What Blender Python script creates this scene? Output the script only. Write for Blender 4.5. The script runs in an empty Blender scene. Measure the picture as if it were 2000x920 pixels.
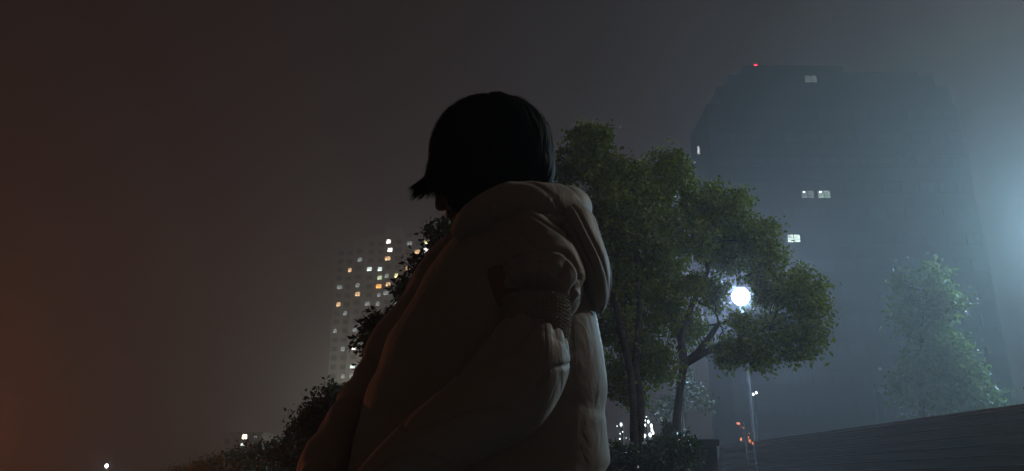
import bpy, bmesh, math, random
import numpy as np
from mathutils import Vector, Matrix, noise as mnoise

random.seed(7); rng = np.random.default_rng(11)
SC = bpy.context.scene
COL = SC.collection
R = math.radians

# ------------------------------------------------------------------ camera
PITCH = 18.0; CAMZ = 0.9; F = 1500.0
cd = bpy.data.cameras.new('camera'); cam = bpy.data.objects.new('camera', cd); COL.objects.link(cam)
cam.location = (0, 0, CAMZ); cam.rotation_euler = (R(90 + PITCH), 0, 0)
cd.sensor_width = 36.0; cd.lens = 36.0 * F / 2000.0; cd.clip_start = 0.05; cd.clip_end = 3000
SC.camera = cam
_c, _s = math.cos(R(PITCH)), math.sin(R(PITCH))
def P(px, py, Y):
    """world point at distance Y in front of the camera station that is seen in direction px, py of the 2000x920 picture"""
    u = (px - 1000) / F; v = (460 - py) / F
    t = Y / (_c - v * _s)
    return Vector((u * t, Y, CAMZ + t * (_s + v * _c)))

# ------------------------------------------------------------------ world (overcast night sky, lit from below by the city)
w = bpy.data.worlds.new('World'); SC.world = w; w.use_nodes = True
nt = w.node_tree; nt.nodes.clear()
o_ = nt.nodes.new('ShaderNodeOutputWorld'); bg = nt.nodes.new('ShaderNodeBackground')
tc = nt.nodes.new('ShaderNodeTexCoord'); sx = nt.nodes.new('ShaderNodeSeparateXYZ'); cr = nt.nodes.new('ShaderNodeValToRGB')
nt.links.new(tc.outputs['Generated'], sx.inputs[0]); nt.links.new(sx.outputs['Z'], cr.inputs[0])
cr.color_ramp.elements[0].position = 0.0; cr.color_ramp.elements[0].color = (0.070, 0.037, 0.024, 1)
cr.color_ramp.elements[1].position = 0.75; cr.color_ramp.elements[1].color = (0.0078, 0.0043, 0.0035, 1)
e = cr.color_ramp.elements.new(0.35); e.color = (0.0225, 0.0118, 0.0088, 1)
bg.inputs['Strength'].default_value = 1.0
nt.links.new(cr.outputs[0], bg.inputs['Color']); nt.links.new(bg.outputs[0], o_.inputs['Surface'])

# ------------------------------------------------------------------ render / exposure
SC.view_settings.view_transform = 'Standard'; SC.view_settings.look = 'None'
SC.view_settings.exposure = 0.0; SC.view_settings.gamma = 1.0
SC.cycles.volume_bounces = 1
SC.cycles.max_bounces = 6
SC.cycles.use_denoising = True
SC.cycles.volume_step_rate = 4.0
SC.cycles.sample_clamp_indirect = 2.0
HAZE = 0.0052

# ------------------------------------------------------------------ helpers
def tag(o, label=None, cat=None, group=None, kind=None):
    if label: o['label'] = label
    if cat: o['category'] = cat
    if group: o['group'] = group
    if kind: o['kind'] = kind
    return o
def empty(name, loc, rz=0.0):
    o = bpy.data.objects.new(name, None); COL.objects.link(o); o.location = loc; o.rotation_euler = (0, 0, rz)
    o.empty_display_size = 0.2
    return o
class MB:
    def __init__(s): s.v = []; s.f = []; s.sm = []
    def add(s, vs, fs, smooth=False):
        n = len(s.v); s.v += [tuple(v) for v in vs]; s.f += [tuple(i + n for i in f) for f in fs]; s.sm += [smooth] * len(fs)
        return s
    def box(s, x0, y0, z0, x1, y1, z1, bev=0.0):
        if x1 < x0: x0, x1 = x1, x0
        if y1 < y0: y0, y1 = y1, y0
        if z1 < z0: z0, z1 = z1, z0
        if bev <= 0:
            vs = [(x, y, z) for z in (z0, z1) for y in (y0, y1) for x in (x0, x1)]
            return s.add(vs, [(0,2,3,1),(4,5,7,6),(0,1,5,4),(2,6,7,3),(0,4,6,2),(1,3,7,5)])
        b = bev
        def ring(z, i): return [(x0+i,y0,z),(x1-i,y0,z),(x1,y0+i,z),(x1,y1-i,z),(x1-i,y1,z),(x0+i,y1,z),(x0,y1-i,z),(x0,y0+i,z)]
        def ring2(z): return [(x0+b,y0+b,z),(x1-b,y0+b,z),(x1-b,y0+b,z),(x1-b,y1-b,z),(x1-b,y1-b,z),(x0+b,y1-b,z),(x0+b,y1-b,z),(x0+b,y0+b,z)]
        vs = ring2(z0) + ring(z0+b, b) + ring(z1-b, b) + ring2(z1)
        fs = [tuple(range(7,-1,-1)), tuple(range(24,32))]
        for k in range(3):
            for i in range(8):
                j = (i+1) % 8; fs.append((k*8+i, k*8+j, (k+1)*8+j, (k+1)*8+i))
        return s.add(vs, fs)
    def tube(s, pts, rad, n=10, smooth=True, up=None, ell=None, rot=0.0):
        """swept tube, rounded ends; rad = list of radii, ell = list of (ra, rb) elliptical radii along (side, other)"""
        pts = [Vector(p) for p in pts]; m = len(pts)
        if ell is None: ell = [(r, r) for r in rad]
        rings = []
        prev = None
        for i, p in enumerate(pts):
            d = (pts[min(i+1, m-1)] - pts[max(i-1, 0)]).normalized()
            ref = Vector(up) if up else (Vector((0,0,1)) if abs(d.z) < 0.95 else Vector((1,0,0)))
            if prev is not None and up is None: ref = prev
            a = (ref - d * ref.dot(d)).normalized(); b = d.cross(a)
            prev = a
            rings.append((p, d, a, b, ell[i]))
        out = []
        def cap(r, sgn):
            p, d, a, b, (ra, rb) = r; rr = min(ra, rb)
            res = []
            for q in (0.85, 0.5):
                k = math.sqrt(1 - q*q)
                res.append((p + d * sgn * rr * q * 0.9, a, b, ra * k, rb * k))
            return res
        seq = cap(rings[0], -1) + [(p, a, b, ra, rb) for p, d, a, b, (ra, rb) in rings] + list(reversed(cap(rings[-1], 1)))
        vs = []
        for p, a, b, ra, rb in seq:
            for k in range(n):
                t = rot + 2*math.pi*k/n
                vs.append(p + a * (ra*math.cos(t)) + b * (rb*math.sin(t)))
        fs = []
        for i in range(len(seq)-1):
            for k in range(n):
                j = (k+1) % n
                fs.append((i*n+k, i*n+j, (i+1)*n+j, (i+1)*n+k))
        fs.append(tuple(reversed(range(n)))); fs.append(tuple(range((len(seq)-1)*n, len(seq)*n)))
        return s.add(vs, fs, smooth)
    def ell(s, c, r, rot=None, nu=20, nv=12):
        c = Vector(c); M = rot.to_matrix() if rot else Matrix.Identity(3)
        vs = [c + M @ Vector((0,0,-r[2]))]
        for i in range(1, nv):
            ph = -math.pi/2 + math.pi*i/nv
            for k in range(nu):
                t = 2*math.pi*k/nu
                vs.append(c + M @ Vector((r[0]*math.cos(ph)*math.cos(t), r[1]*math.cos(ph)*math.sin(t), r[2]*math.sin(ph))))
        vs.append(c + M @ Vector((0,0,r[2])))
        fs = []
        for k in range(nu):
            j=(k+1)%nu; fs.append((0, 1+j, 1+k)); fs.append((len(vs)-1, 1+(nv-2)*nu+k, 1+(nv-2)*nu+j))
        for i in range(nv-2):
            for k in range(nu):
                j=(k+1)%nu; fs.append((1+i*nu+k, 1+i*nu+j, 1+(i+1)*nu+j, 1+(i+1)*nu+k))
        return s.add(vs, fs, True)
    def mesh(s, name):
        me = bpy.data.meshes.new(name); me.from_pydata(s.v, [], s.f); me.update()
        if any(s.sm): me.polygons.foreach_set('use_smooth', s.sm)
        return me
    def build(s, name, mat, parent=None, off=None):
        me = s.mesh(name); o = bpy.data.objects.new(name, me); COL.objects.link(o)
        me.materials.append(mat)
        if parent: o.parent = parent
        if off is not None:      # vertices were given in world space: move them to the parent's space
            me.transform(Matrix.Translation(-Vector(off)))
        return o
def inst(name, me, parent, loc, scale=None, rot=None):
    o = bpy.data.objects.new(name, me); COL.objects.link(o); o.parent = parent; o.location = loc
    if scale: o.scale = scale
    if rot: o.rotation_euler = rot
    return o

def mat(name, color, rough=0.7, spec=0.3, noise=None, bump=None, metal=0.0, trans=None, sheen=0.0):
    """noise=(scale, color2, detail)  bump=(scale, strength, dist)"""
    m = bpy.data.materials.new(name); m.use_nodes = True; t = m.node_tree; b = t.nodes['Principled BSDF']
    b.inputs['Base Color'].default_value = (*color, 1); b.inputs['Roughness'].default_value = rough
    b.inputs['Metallic'].default_value = metal; b.inputs['Specular IOR Level'].default_value = spec
    if sheen: b.inputs['Sheen Weight'].default_value = sheen
    tc = t.nodes.new('ShaderNodeTexCoord')
    if noise:
        n = t.nodes.new('ShaderNodeTexNoise'); n.inputs['Scale'].default_value = noise[0]; n.inputs['Detail'].default_value = noise[2]
        r = t.nodes.new('ShaderNodeValToRGB'); r.color_ramp.elements[0].position = .35; r.color_ramp.elements[1].position = .65
        r.color_ramp.elements[0].color = (*color, 1); r.color_ramp.elements[1].color = (*noise[1], 1)
        t.links.new(tc.outputs['Object'], n.inputs['Vector']); t.links.new(n.outputs['Fac'], r.inputs[0]); t.links.new(r.outputs[0], b.inputs['Base Color'])
    if bump:
        n = t.nodes.new('ShaderNodeTexNoise'); n.inputs['Scale'].default_value = bump[0]; n.inputs['Detail'].default_value = 4
        bp = t.nodes.new('ShaderNodeBump'); bp.inputs['Strength'].default_value = bump[1]; bp.inputs['Distance'].default_value = bump[2]
        t.links.new(tc.outputs['Object'], n.inputs['Vector']); t.links.new(n.outputs['Fac'], bp.inputs['Height']); t.links.new(bp.outputs[0], b.inputs['Normal'])
    return m
def emit(name, color, strength):
    m = bpy.data.materials.new(name); m.use_nodes = True; t = m.node_tree; t.nodes.clear()
    o = t.nodes.new('ShaderNodeOutputMaterial'); e = t.nodes.new('ShaderNodeEmission')
    e.inputs[0].default_value = (*color, 1); e.inputs[1].default_value = strength
    t.links.new(e.outputs[0], o.inputs[0]); return m
def emit_room(name, color, strength, scale=1.0):
    """a lit window: curtains, lamp and furniture seen as uneven light"""
    m = emit(name, color, strength); t = m.node_tree; e = t.nodes['Emission']
    tc = t.nodes.new('ShaderNodeTexCoord'); n = t.nodes.new('ShaderNodeTexNoise'); n.inputs['Scale'].default_value = scale; n.inputs['Detail'].default_value = 2
    mp = t.nodes.new('ShaderNodeMapRange'); mp.inputs[1].default_value = .35; mp.inputs[2].default_value = .7; mp.inputs[3].default_value = strength*.25; mp.inputs[4].default_value = strength*1.9
    t.links.new(tc.outputs['Object'], n.inputs['Vector']); t.links.new(n.outputs['Fac'], mp.inputs[0]); t.links.new(mp.outputs[0], e.inputs[1])
    return m
def leafmat(name, c1, c2, transl=0.35, rough=.5, spec=.35):
    m = bpy.data.materials.new(name); m.use_nodes = True; t = m.node_tree; b = t.nodes['Principled BSDF']
    b.inputs['Roughness'].default_value = rough; b.inputs['Specular IOR Level'].default_value = spec
    g = t.nodes.new('ShaderNodeNewGeometry'); r = t.nodes.new('ShaderNodeValToRGB')
    r.color_ramp.elements[0].color = (*c1, 1); r.color_ramp.elements[1].color = (*c2, 1)
    t.links.new(g.outputs['Random Per Island'], r.inputs[0]); t.links.new(r.outputs[0], b.inputs['Base Color'])
    tr = t.nodes.new('ShaderNodeBsdfTranslucent'); mx = t.nodes.new('ShaderNodeMixShader'); mx.inputs[0].default_value = transl
    t.links.new(r.outputs[0], tr.inputs[0])
    out = t.nodes['Material Output']
    t.links.new(b.outputs[0], mx.inputs[1]); t.links.new(tr.outputs[0], mx.inputs[2]); t.links.new(mx.outputs[0], out.inputs[0])
    return m
M = dict(
    asphalt=mat('asphalt', (.05,.05,.05), .85, .3, (3, (.065,.062,.06), 6), (60, .5, .01)),
    paving=mat('paving', (.16,.155,.15), .75, .3, (5, (.11,.11,.105), 5), (40, .4, .01)),
    soil=mat('soil', (.05,.038,.028), .95, .1, (6, (.03,.025,.02), 6), (12, .8, .05)),
    stone=mat('stone', (.22,.21,.20), .8, .25, (8, (.15,.145,.14), 6), (30, .5, .01)),
    darkstone=mat('dark_stone', (.06,.06,.058), .85, .2, (8, (.04,.04,.04), 6), (30, .5, .01)),
    darkmetal=mat('dark_metal', (.040,.045,.050), .40, .5, (20, (.052,.058,.062), 3), (90, .15, .003)),
    bark=mat('bark', (.055,.05,.042), .9, .15, (14, (.03,.027,.024), 6), (35, .9, .02)),
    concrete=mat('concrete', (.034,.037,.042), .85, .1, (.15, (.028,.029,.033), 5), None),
    plaster=mat('plaster', (.60,.57,.52), .85, .2, (.1, (.52,.50,.46), 5), None),
    trim=mat('pale_trim', (.5,.5,.48), .7, .3),
    frame=mat('window_frame', (.034,.037,.042), .7, .2),
    glass=mat('dark_glass', (.03,.034,.04), .4, .3),
    white=mat('lamp_metal', (.30,.31,.32), .45, .5),
)

# ------------------------------------------------------------------ lamps that the place has (their glow fills the haze)
def point(name, loc, power, color, radius, parent=None):
    l = bpy.data.lights.new(name, 'POINT'); l.energy = power; l.color = color; l.shadow_soft_size = radius
    o = bpy.data.objects.new(name, l); COL.objects.link(o); o.location = loc
    if parent: o.parent = parent; o.location = Vector(loc) - parent.location
    return o
FLOOD_P, GLOBE_P, AMBER_P = 11500, 1600, 950
def flood_mast():
    h = P(2140, 430, 34.0)
    t = empty('floodlight_mast', (h.x + .5, h.y + .5, 0))
    tag(t, 'tall grey mast with a bank of white floodlights beyond the right wall', 'floodlight')
    b = (h.x + .5, h.y + .5, 0)
    MB().tube([(0,0,0),(0,0,h.z*.5),(0,0,h.z+.3)], [.11,.09,.06], 12).build('pole', M['white'], t)
    MB().box(-.9,-.06,h.z+.1,.9,.02,h.z+.18,.01).build('crossbar', M['white'], t)
    d = Vector((-.62,-.76,-.2)).normalized()
    for k in (-.6, 0, .6):
        hd = MB().tube([Vector((k,-.05,h.z)) , Vector((k,-.05,h.z)) + d*.12], None, 4, False, (0,0,1), [(.17,.22),(.20,.26)], R(45)).build('lamp_head', M['white'], t)
        MB().tube([Vector((k,-.05,h.z)) + d*.20, Vector((k,-.05,h.z)) + d*.21], None, 4, False, (0,0,1), [(.18,.24),(.18,.24)], R(45)).build('lens', emit('flood_lens', (.80,.95,1.0), 60), hd)
    l = point('flood_lamp', Vector(b) + Vector((0,-.05,h.z)) + d*.75, FLOOD_P, (.44,.78,1.0), .25, t)
flood_mast()
def globe_lamp(h, label, power, col=(.50,.70,1.0)):
    t = empty('street_lamp', (h.x, h.y, 0)); tag(t, label, 'street lamp', 'globe street lamps')
    MB().tube([(0,0,0),(0,0,.3),(0,0,.35),(0,0,h.z-.24)], [.07,.06,.032,.028], 12).build('pole', M['darkmetal'], t)
    MB().tube([(0,0,h.z-.26),(0,0,h.z-.19)], [.05,.07], 14).build('collar', M['darkmetal'], t)
    MB().ell((0,0,h.z), (.18,.18,.18), None, 24, 16).build('globe', emit('lamp_globe', col, power/(.032*39.5)), t)
globe_lamp(P(1447, 579, 17.0), 'lit round globe street lamp on a thin pole behind the broad tree', GLOBE_P)
globe_lamp(Vector((7.6, 6.6, 6.6)), 'globe street lamp beyond the right edge that lights the back of the coat', 620, (1.0,.95,.84))
def amber_lamp():
    h = P(-330, 865, 20.0)
    t = empty('amber_lamp', (h.x, h.y, 0)); tag(t, 'low post lamp with a red amber glow beyond the left edge', 'street lamp')
    MB().tube([(0,0,0),(0,0,h.z-.2)], [.05,.04], 10).build('pole', M['darkmetal'], t)
    MB().ell((0,0,h.z), (.14,.14,.18)).build('lantern', emit('amber_lantern', (1.0,.25,.07), AMBER_P/(.022*39.5)), t)
amber_lamp()

# ------------------------------------------------------------------ the setting
def sheet(name, pts, z, m):
    o = MB().add([(x, y, z) for x, y in pts], [tuple(range(len(pts)))]).build(name, m); tag(o, kind='structure'); return o
sheet('ground', [(-480,-70),(480,-70),(480,570),(-480,570)], 0.0, M['asphalt'])
sheet('pavement', [(-6,-4),(3.95,-4),(3.95,12.6),(-6,12.6)], 0.006, M['paving'])

# raised planting bed behind the person, with a retaining wall of coursed stone
bed = [(-1.6,8.2),(2.75,8.2),(3.1,12.6),(-1.6,12.6)]
BZ = 1.18
mb = MB()
nx, ny = 30, 26
vs = []; fs = []
for j in range(ny+1):
    for i in range(nx+1):
        u, v = i/nx, j/ny
        x = -1.55 + u*(4.4 + .3*v); y = 8.32 + v*4.2
        z = .78 + (BZ-.86)*min(1, v*1.7)*min(1, 5*u, 5*(1-u)) + .03*mnoise.noise((x*3, y*3, 0))
        vs.append((x, y, z))
for j in range(ny):
    for i in range(nx):
        a = j*(nx+1)+i; fs.append((a, a+1, a+nx+2, a+nx+1))
mb.add(vs, fs, True); tag(mb.build('planting_bed', M['soil']), kind='structure')
t = empty('retaining_wall', (-1.6, 8.2, 0)); tag(t, 'low stone retaining wall holding up the planting bed', 'wall')
for c in range(3):
    z0 = c*.27
    x = 0.0 if c % 2 else -.22
    while x < 4.35:
        L = .44
        x0, x1 = max(x, 0), min(x+L-.012, 4.4)
        MB().box(x0, 0.0 + random.uniform(0,.008), z0+.004, x1, .12, z0+.262, .008).build('stone', M['stone'], t)
        x += L
for side, xx in (('l', 0), ('r', 4.4)):
    for c in range(3):
        y = .125 + (0 if c % 2 else .2)
        while y < 4.3:
            MB().box(xx-.06, y, c*.27+.004, xx+.06, min(y+.43, 4.35), c*.27+.262, .008).build('stone', M['stone'], t); y += .44
MB().box(-.1, -.05, .812, 4.5, .17, .862, .01).build('coping', M['stone'], t)

# ------------------------------------------------------------------ slatted wall on the right
def slat_wall():
    A = P(1412, 871, 19.0); zt_ = A.z; tB = (zt_-CAMZ)/(_s + (460-790)/F*_c); B = Vector((tB*1000/F, tB*(_c - (460-790)/F*_s), 0))
    A = Vector((A.x, A.y, 0)); B.z = 0
    dirv = (B - A).normalized(); L = 20.0; top = zt_
    ang = math.atan2(dirv.y, dirv.x)
    t = empty('slatted_wall', A, ang); tag(t, 'long dark wall of ribbed horizontal slats rising towards the right', 'wall')
    n = int((top - .10) / .125)
    for k in range(n):
        z = top - .04 - (k+1)*.125
        mb = MB()
        vs = []
        prof = [(0,0),(-.034,.006),(-.050,.040),(-.030,.088),(.0,.106),(-.001,.106),(-.001,0)]
        s = -(top - z) * .55     # raked end, following the sloping coping
        for x in (s, L):
            for (yy, zz) in prof: vs.append((x, yy, z + zz))
        m_ = len(prof)
        fs = [tuple(range(m_)), tuple(reversed(range(m_, 2*m_)))] + [(i, i+m_, (i+1)%m_+m_, (i+1)%m_) for i in range(m_)]
        mb.add(vs, fs).build('slat', M['darkmetal'], t)
    for k in range(10):
        x = .15 + k*2.1
        MB().box(x, .019, 0, x+.06, .08, top-.04).build('post', M['darkmetal'], t)
    MB().box(-.0, .003, .02, L, .018, top-.036).build('backing', M['darkmetal'], t)
    MB().box(-.02, -.07, top-.035, L, .05, top).build('cap_rail', M['darkmetal'], t)
    MB().add([(-.04,-.07,top-.03),(-.04,.05,top-.03),(-.9,-.07,.02),(-.9,.05,.02),(-.0,-.07,top+.0),(-.0,.05,top+.0),(-.83,-.07,.0),(-.83,.05,.0)],
             [(0,1,3,2),(4,6,7,5),(0,2,6,4),(1,5,7,3),(0,4,5,1),(2,3,7,6)]).build('coping', M['stone'], t)
slat_wall()
def stone_block():
    c = P(1386, 872, 11.6)
    t = empty('stone_bench', (c.x, c.y, 0)); tag(t, 'small dark stone bench end between the shrubs and the slatted wall', 'bench')
    z = P(1386, 858, 11.6).z
    MB().box(-.32,-.2,z-.10,.10,.2,z-.01,.015).build('seat', M['darkstone'], t)
    MB().box(-.26,-.17,0,.06,.17,z-.103,.01).build('base', M['darkstone'], t)
stone_block()

# ------------------------------------------------------------------ foliage
def leaf_mesh(name, pts, size, rng, droop=0.3, aspect=.5):
    """one small folded leaf (4 verts, 2 triangles) at each point"""
    n = len(pts)
    d = rng.normal(size=(n,3)); d[:,2] -= droop; d /= np.linalg.norm(d, axis=1)[:,None]
    q = rng.normal(size=(n,3)); q -= d * (q*d).sum(1)[:,None]; q /= np.linalg.norm(q, axis=1)[:,None]
    s = size * rng.uniform(.6, 1.25, n)[:,None]
    nrm = np.cross(d, q)
    v = np.stack([pts, pts + d*s*.5 + q*s*aspect*.5 + nrm*s*.08, pts + d*s, pts + d*s*.5 - q*s*aspect*.5 + nrm*s*.08], 1).reshape(-1,3)
    me = bpy.data.meshes.new(name); me.vertices.add(4*n); me.vertices.foreach_set('co', v.ravel())
    idx = np.arange(n)*4
    tri = np.stack([idx, idx+1, idx+2, idx, idx+2, idx+3], 1).ravel()
    me.loops.add(6*n); me.loops.foreach_set('vertex_index', tri)
    me.polygons.add(2*n); me.polygons.foreach_set('loop_start', np.arange(2*n)*3)
    me.update(calc_edges=True)
    return me
LAMP = P(1447, 579, 17.0)
def crown_points(lobes, per, clump, rng, fill=.45):
    """lobes: (x,y,z,rx,ry,rz). Clumps of leaves spread through each lobe, denser near its skin"""
    out = []
    for (x,y,z,rx,ry,rz) in lobes:
        vol = (rx*ry*rz) ** (1/3)
        nc = max(6, int(per * vol * vol * 720))
        for _ in range(nc):
            d = rng.normal(size=3); d /= np.linalg.norm(d)
            r = 1.04 - abs(rng.normal()) * fill
            if r < 0: continue
            c = np.array([x,y,z]) + d * np.array([rx,ry,rz]) * r * rng.uniform(.85,1.08)
            k = rng.integers(12, 34); sp = clump * rng.uniform(.6, 1.4)
            out.append(c + rng.normal(size=(k,3)) * np.array([sp, sp, sp*.7]))
    pts = np.concatenate(out)
    a = np.array([0,0,CAMZ]); d = np.array(LAMP) - a; L = np.linalg.norm(d); d /= L
    k = (pts-a)@d; r = np.linalg.norm(pts-a-k[:,None]*d, axis=1)
    return pts[~((r < .20) & (k < L))]     # the gap in the crown through which the globe lamp shows
def wob(a, b, n, amp, seed):
    a = Vector(a); b = Vector(b); out = []
    for i in range(n+1):
        f = i/n; p = a.lerp(b, f); k = math.sin(math.pi*f)*amp
        out.append(p + Vector((mnoise.noise((seed, f*2.3, 1)), mnoise.noise((seed, f*2.3, 5)), mnoise.noise((seed, f*2.3, 9))*.5 + .15)) * k * 2)
    return out
def branch_tree(name, label, base, stems, lobes, leafm, per, leaf, clump, group=None, cat='tree', fill=.45, twig=True):
    """stems: list of (list of (point, radius)); lobes get a limb each from the nearest stem end"""
    base = Vector(base); t = empty(name, base); tag(t, label, cat, group)
    for st in stems:
        MB().tube([p for p, r in st], [r for p, r in st], 10).build('trunk', M['bark'], t, base)
    ends = [st[-1] for st in stems]
    if twig:
        mb = MB()
        for i, L in enumerate(lobes):
            c = Vector(L[:3]); q = min(ends, key=lambda e: (Vector(e[0]) - c).length)
            r0 = q[1]*.5
            pts = wob(q[0], c, 6, .12 * (Vector(q[0]) - c).length, i*3.1 + base.x)
            mb.tube(pts, [r0*(1-f/6*.8) for f in range(7)], 7)
            for k in range(5):
                s_ = pts[3 + (k % 3)]
                e_ = c + Vector((random.uniform(-1,1)*L[3], random.uniform(-1,1)*L[4], random.uniform(-.8,1)*L[5]))*.8
                mb.tube(wob(s_, e_, 4, .1*(e_-s_).length, k+i), [r0*.32*(1-f/4*.8) for f in range(5)], 5)
        mb.build('limbs', M['bark'], t, base)
    me = leaf_mesh('crown', crown_points(lobes, per, clump, rng, fill) - np.array(base), leaf, rng); me.materials.append(leafm)
    o = bpy.data.objects.new('crown', me); COL.objects.link(o); o.parent = t; o['kind'] = 'stuff'
    return t
def lob(px, py, Y, rpx, ry=None, asp=1.0):
    c = P(px, py, Y); d = Y*_c + (c.z-CAMZ)*_s; r = rpx*d/F
    return (c.x, c.y, c.z, r, ry if ry else r*1.0, r*asp)
M['leaf'] = leafmat('camphor_leaf', (.06,.11,.010), (.21,.27,.022))
M['leaf_pale'] = leafmat('pale_leaf', (.10,.14,.045), (.19,.24,.08), .5)
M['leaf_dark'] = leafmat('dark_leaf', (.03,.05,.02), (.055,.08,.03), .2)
M['leaf_shrub'] = leafmat('shrub_leaf', (.035,.06,.03), (.09,.12,.05), .2, .25, .9)

# broad tree on the right of the pair
b1 = P(1318, 862, 10.4); fk = P(1336, 712, 10.4)
st1 = [(b1, .075), (P(1322,820,10.4), .058), (P(1328,760,10.4), .050), (fk, .058)]
stR = [(fk, .06), (P(1362,690,10.4), .05), (P(1388,655,10.4), .04), (P(1404,632,10.5), .03)]
stR2 = [(fk, .05), (P(1378,688,10.3), .045), (P(1430,668,10.3), .035), (P(1500,640,10.2), .02)]
stL = [(fk, .065), (P(1330,660,10.4), .05), (P(1350,600,10.5), .04), (P(1382,530,10.6), .032), (P(1378,470,10.6), .022)]
lobes1 = [lob(1410,415,10.5,52), lob(1360,400,10.6,50), lob(1300,350,10.7,52), lob(1305,320,10.7,38), lob(1460,470,10.5,52), lob(1500,500,10.4,42,None),
          lob(1480,560,10.7,42), lob(1530,570,10.4,40), lob(1582,600,10.2,42), lob(1585,655,10.2,38), lob(1545,660,10.3,40), lob(1500,640,10.4,40),
          lob(1460,675,10.2,44,None,.9), lob(1425,690,10.2,34), lob(1350,470,10.3,48), lob(1410,500,10.9,42), lob(1280,440,10.5,60), lob(1270,540,10.6,55),
          lob(1340,560,10.2,36), lob(1395,575,11.1,34), lob(1395,440,10.9,45), lob(1340,640,10.8,38), lob(1560,540,10.5,18), lob(1508,442,10.4,16), lob(1590,556,10.3,18), lob(1445,390,10.5,22),
          lob(1250,400,10.9,55), lob(1490,700,10.2,28), lob(1550,690,10.2,26), lob(1445,620,10.3,26)]
branch_tree('broad_tree', 'broad camphor like tree with forked leaning trunk in front of the globe lamp', (b1.x, b1.y, BZ-.05), [st1, stR, stR2, stL], lobes1, M['leaf'], 1.0, .074, .06)
# twin-stemmed tree directly behind the person's shoulder
b2 = P(1240, 874, 9.6)
s2a = [(b2, .065), (P(1238,800,9.6), .048), (P(1232,730,9.6), .043), (P(1215,650,9.6), .05), (P(1185,520,9.7), .03)]
s2b = [(b2 + Vector((.06,0,0)), .05), (P(1252,790,9.6), .055), (P(1240,720,9.7), .05), (P(1250,600,9.7), .035), (P(1240,480,9.7), .02)]
lobes2 = [lob(1155,285,9.6,44), lob(1140,330,9.6,40), lob(1195,340,9.7,48), lob(1180,400,9.6,55), lob(1100,330,9.8,42), lob(1230,345,9.8,34), lob(1235,440,9.7,60), lob(1190,480,9.8,60),
          lob(1170,268,9.6,28), lob(1130,262,9.6,20), lob(1280,500,9.9,50), lob(1220,560,9.9,55), lob(1290,600,10,46), lob(1200,640,9.9,50), lob(1265,670,9.9,50), lob(1215,730,9.9,46), lob(1280,715,9.9,42),
          lob(1120,430,10,55), lob(1260,390,9.9,40), lob(1110,530,10,60), lob(1130,650,10.1,60), lob(1230,770,10.2,30)]
branch_tree('twin_stem_tree', 'dark leafy tree with two thin stems right behind the person', (b2.x, b2.y, BZ-.05), [s2a, s2b], lobes2, M['leaf'], 1.0, .074, .06)
# dark tree behind the person's chest
b3 = P(800, 1000, 7.2); b3.z = 0
lobes3 = [lob(838,512,7.2,34), lob(800,566,7.2,34), lob(870,560,7.3,50), lob(742,655,7.2,40), lob(765,700,7.2,42), lob(716,668,7.1,18), lob(730,730,7.2,28), lob(830,640,7.3,60), lob(880,480,7.3,45), lob(960,560,7.5,70),
          lob(800,760,7.4,60), lob(900,440,7.4,30), lob(728,640,7.1,16), lob(770,620,7.2,22), lob(850,455,7.2,14)]
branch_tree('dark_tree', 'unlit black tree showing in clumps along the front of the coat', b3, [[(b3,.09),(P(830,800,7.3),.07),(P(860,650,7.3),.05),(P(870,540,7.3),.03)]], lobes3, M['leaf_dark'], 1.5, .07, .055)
# round dark shrub left of the dark tree
def shrub(name, label, lobes, leafm, group=None, per=1.5, leaf=.06, clump=.05, z0=0.0):
    x = sum(L[0] for L in lobes)/len(lobes); y = sum(L[1] for L in lobes)/len(lobes)
    base = Vector((x, y, z0)); stem = []
    ztop = max(L[2] for L in lobes)
    st = [[(base, .03), (base.lerp(Vector((x, y, ztop)), .4), .022), (base.lerp(Vector((x+.02, y, ztop)), .7), .012)]]
    return branch_tree(name, label, base, st, lobes, leafm, per, leaf, clump, group, 'shrub')
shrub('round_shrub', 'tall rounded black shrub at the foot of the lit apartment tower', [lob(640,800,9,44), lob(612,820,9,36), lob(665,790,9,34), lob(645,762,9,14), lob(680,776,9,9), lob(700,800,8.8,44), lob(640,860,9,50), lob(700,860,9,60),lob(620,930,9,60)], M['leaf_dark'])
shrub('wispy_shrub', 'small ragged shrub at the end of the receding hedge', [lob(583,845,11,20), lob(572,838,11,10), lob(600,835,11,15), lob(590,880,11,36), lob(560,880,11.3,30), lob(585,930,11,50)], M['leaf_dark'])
# receding hedge
t0 = Vector((P(560, 900, 12).x, 12, 0)); t = empty('hedge', t0); tag(t, 'long dark clipped hedge receding to the left', 'hedge')
pts = []
for k in range(46):
    f = k/45; px = 575 - 235*f**.8; Y = 12 + 18*f
    topy = 862 + 58*f**.9 + (5*math.sin(k*1.3) + 3*math.sin(k*.5+1))*(1-f*.3)
    c = P(px, topy, Y); h = c.z
    zz = np.linspace(.1, h-.12, 9)
    for z in zz:
        pts.append(np.array([c.x, c.y, z]) + rng.normal(size=(60,3))*np.array([.22,.22,.11]))
    pts.append(np.array([c.x, c.y, h-.06]) + rng.normal(size=(40,3))*np.array([.2,.15,.05+.04*(k%4==0)]))
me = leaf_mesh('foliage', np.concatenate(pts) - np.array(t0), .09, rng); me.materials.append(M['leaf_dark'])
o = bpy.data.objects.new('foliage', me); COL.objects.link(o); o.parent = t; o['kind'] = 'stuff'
for k in range(0, 46, 3):
    f = k/45; c = P(575 - 235*f**.8, 880, 12 + 18*f); MB().tube([(c.x,c.y,0),(c.x+.03,c.y,.7)], [.03,.015], 6).build('stem', M['bark'], t, t0)
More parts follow.
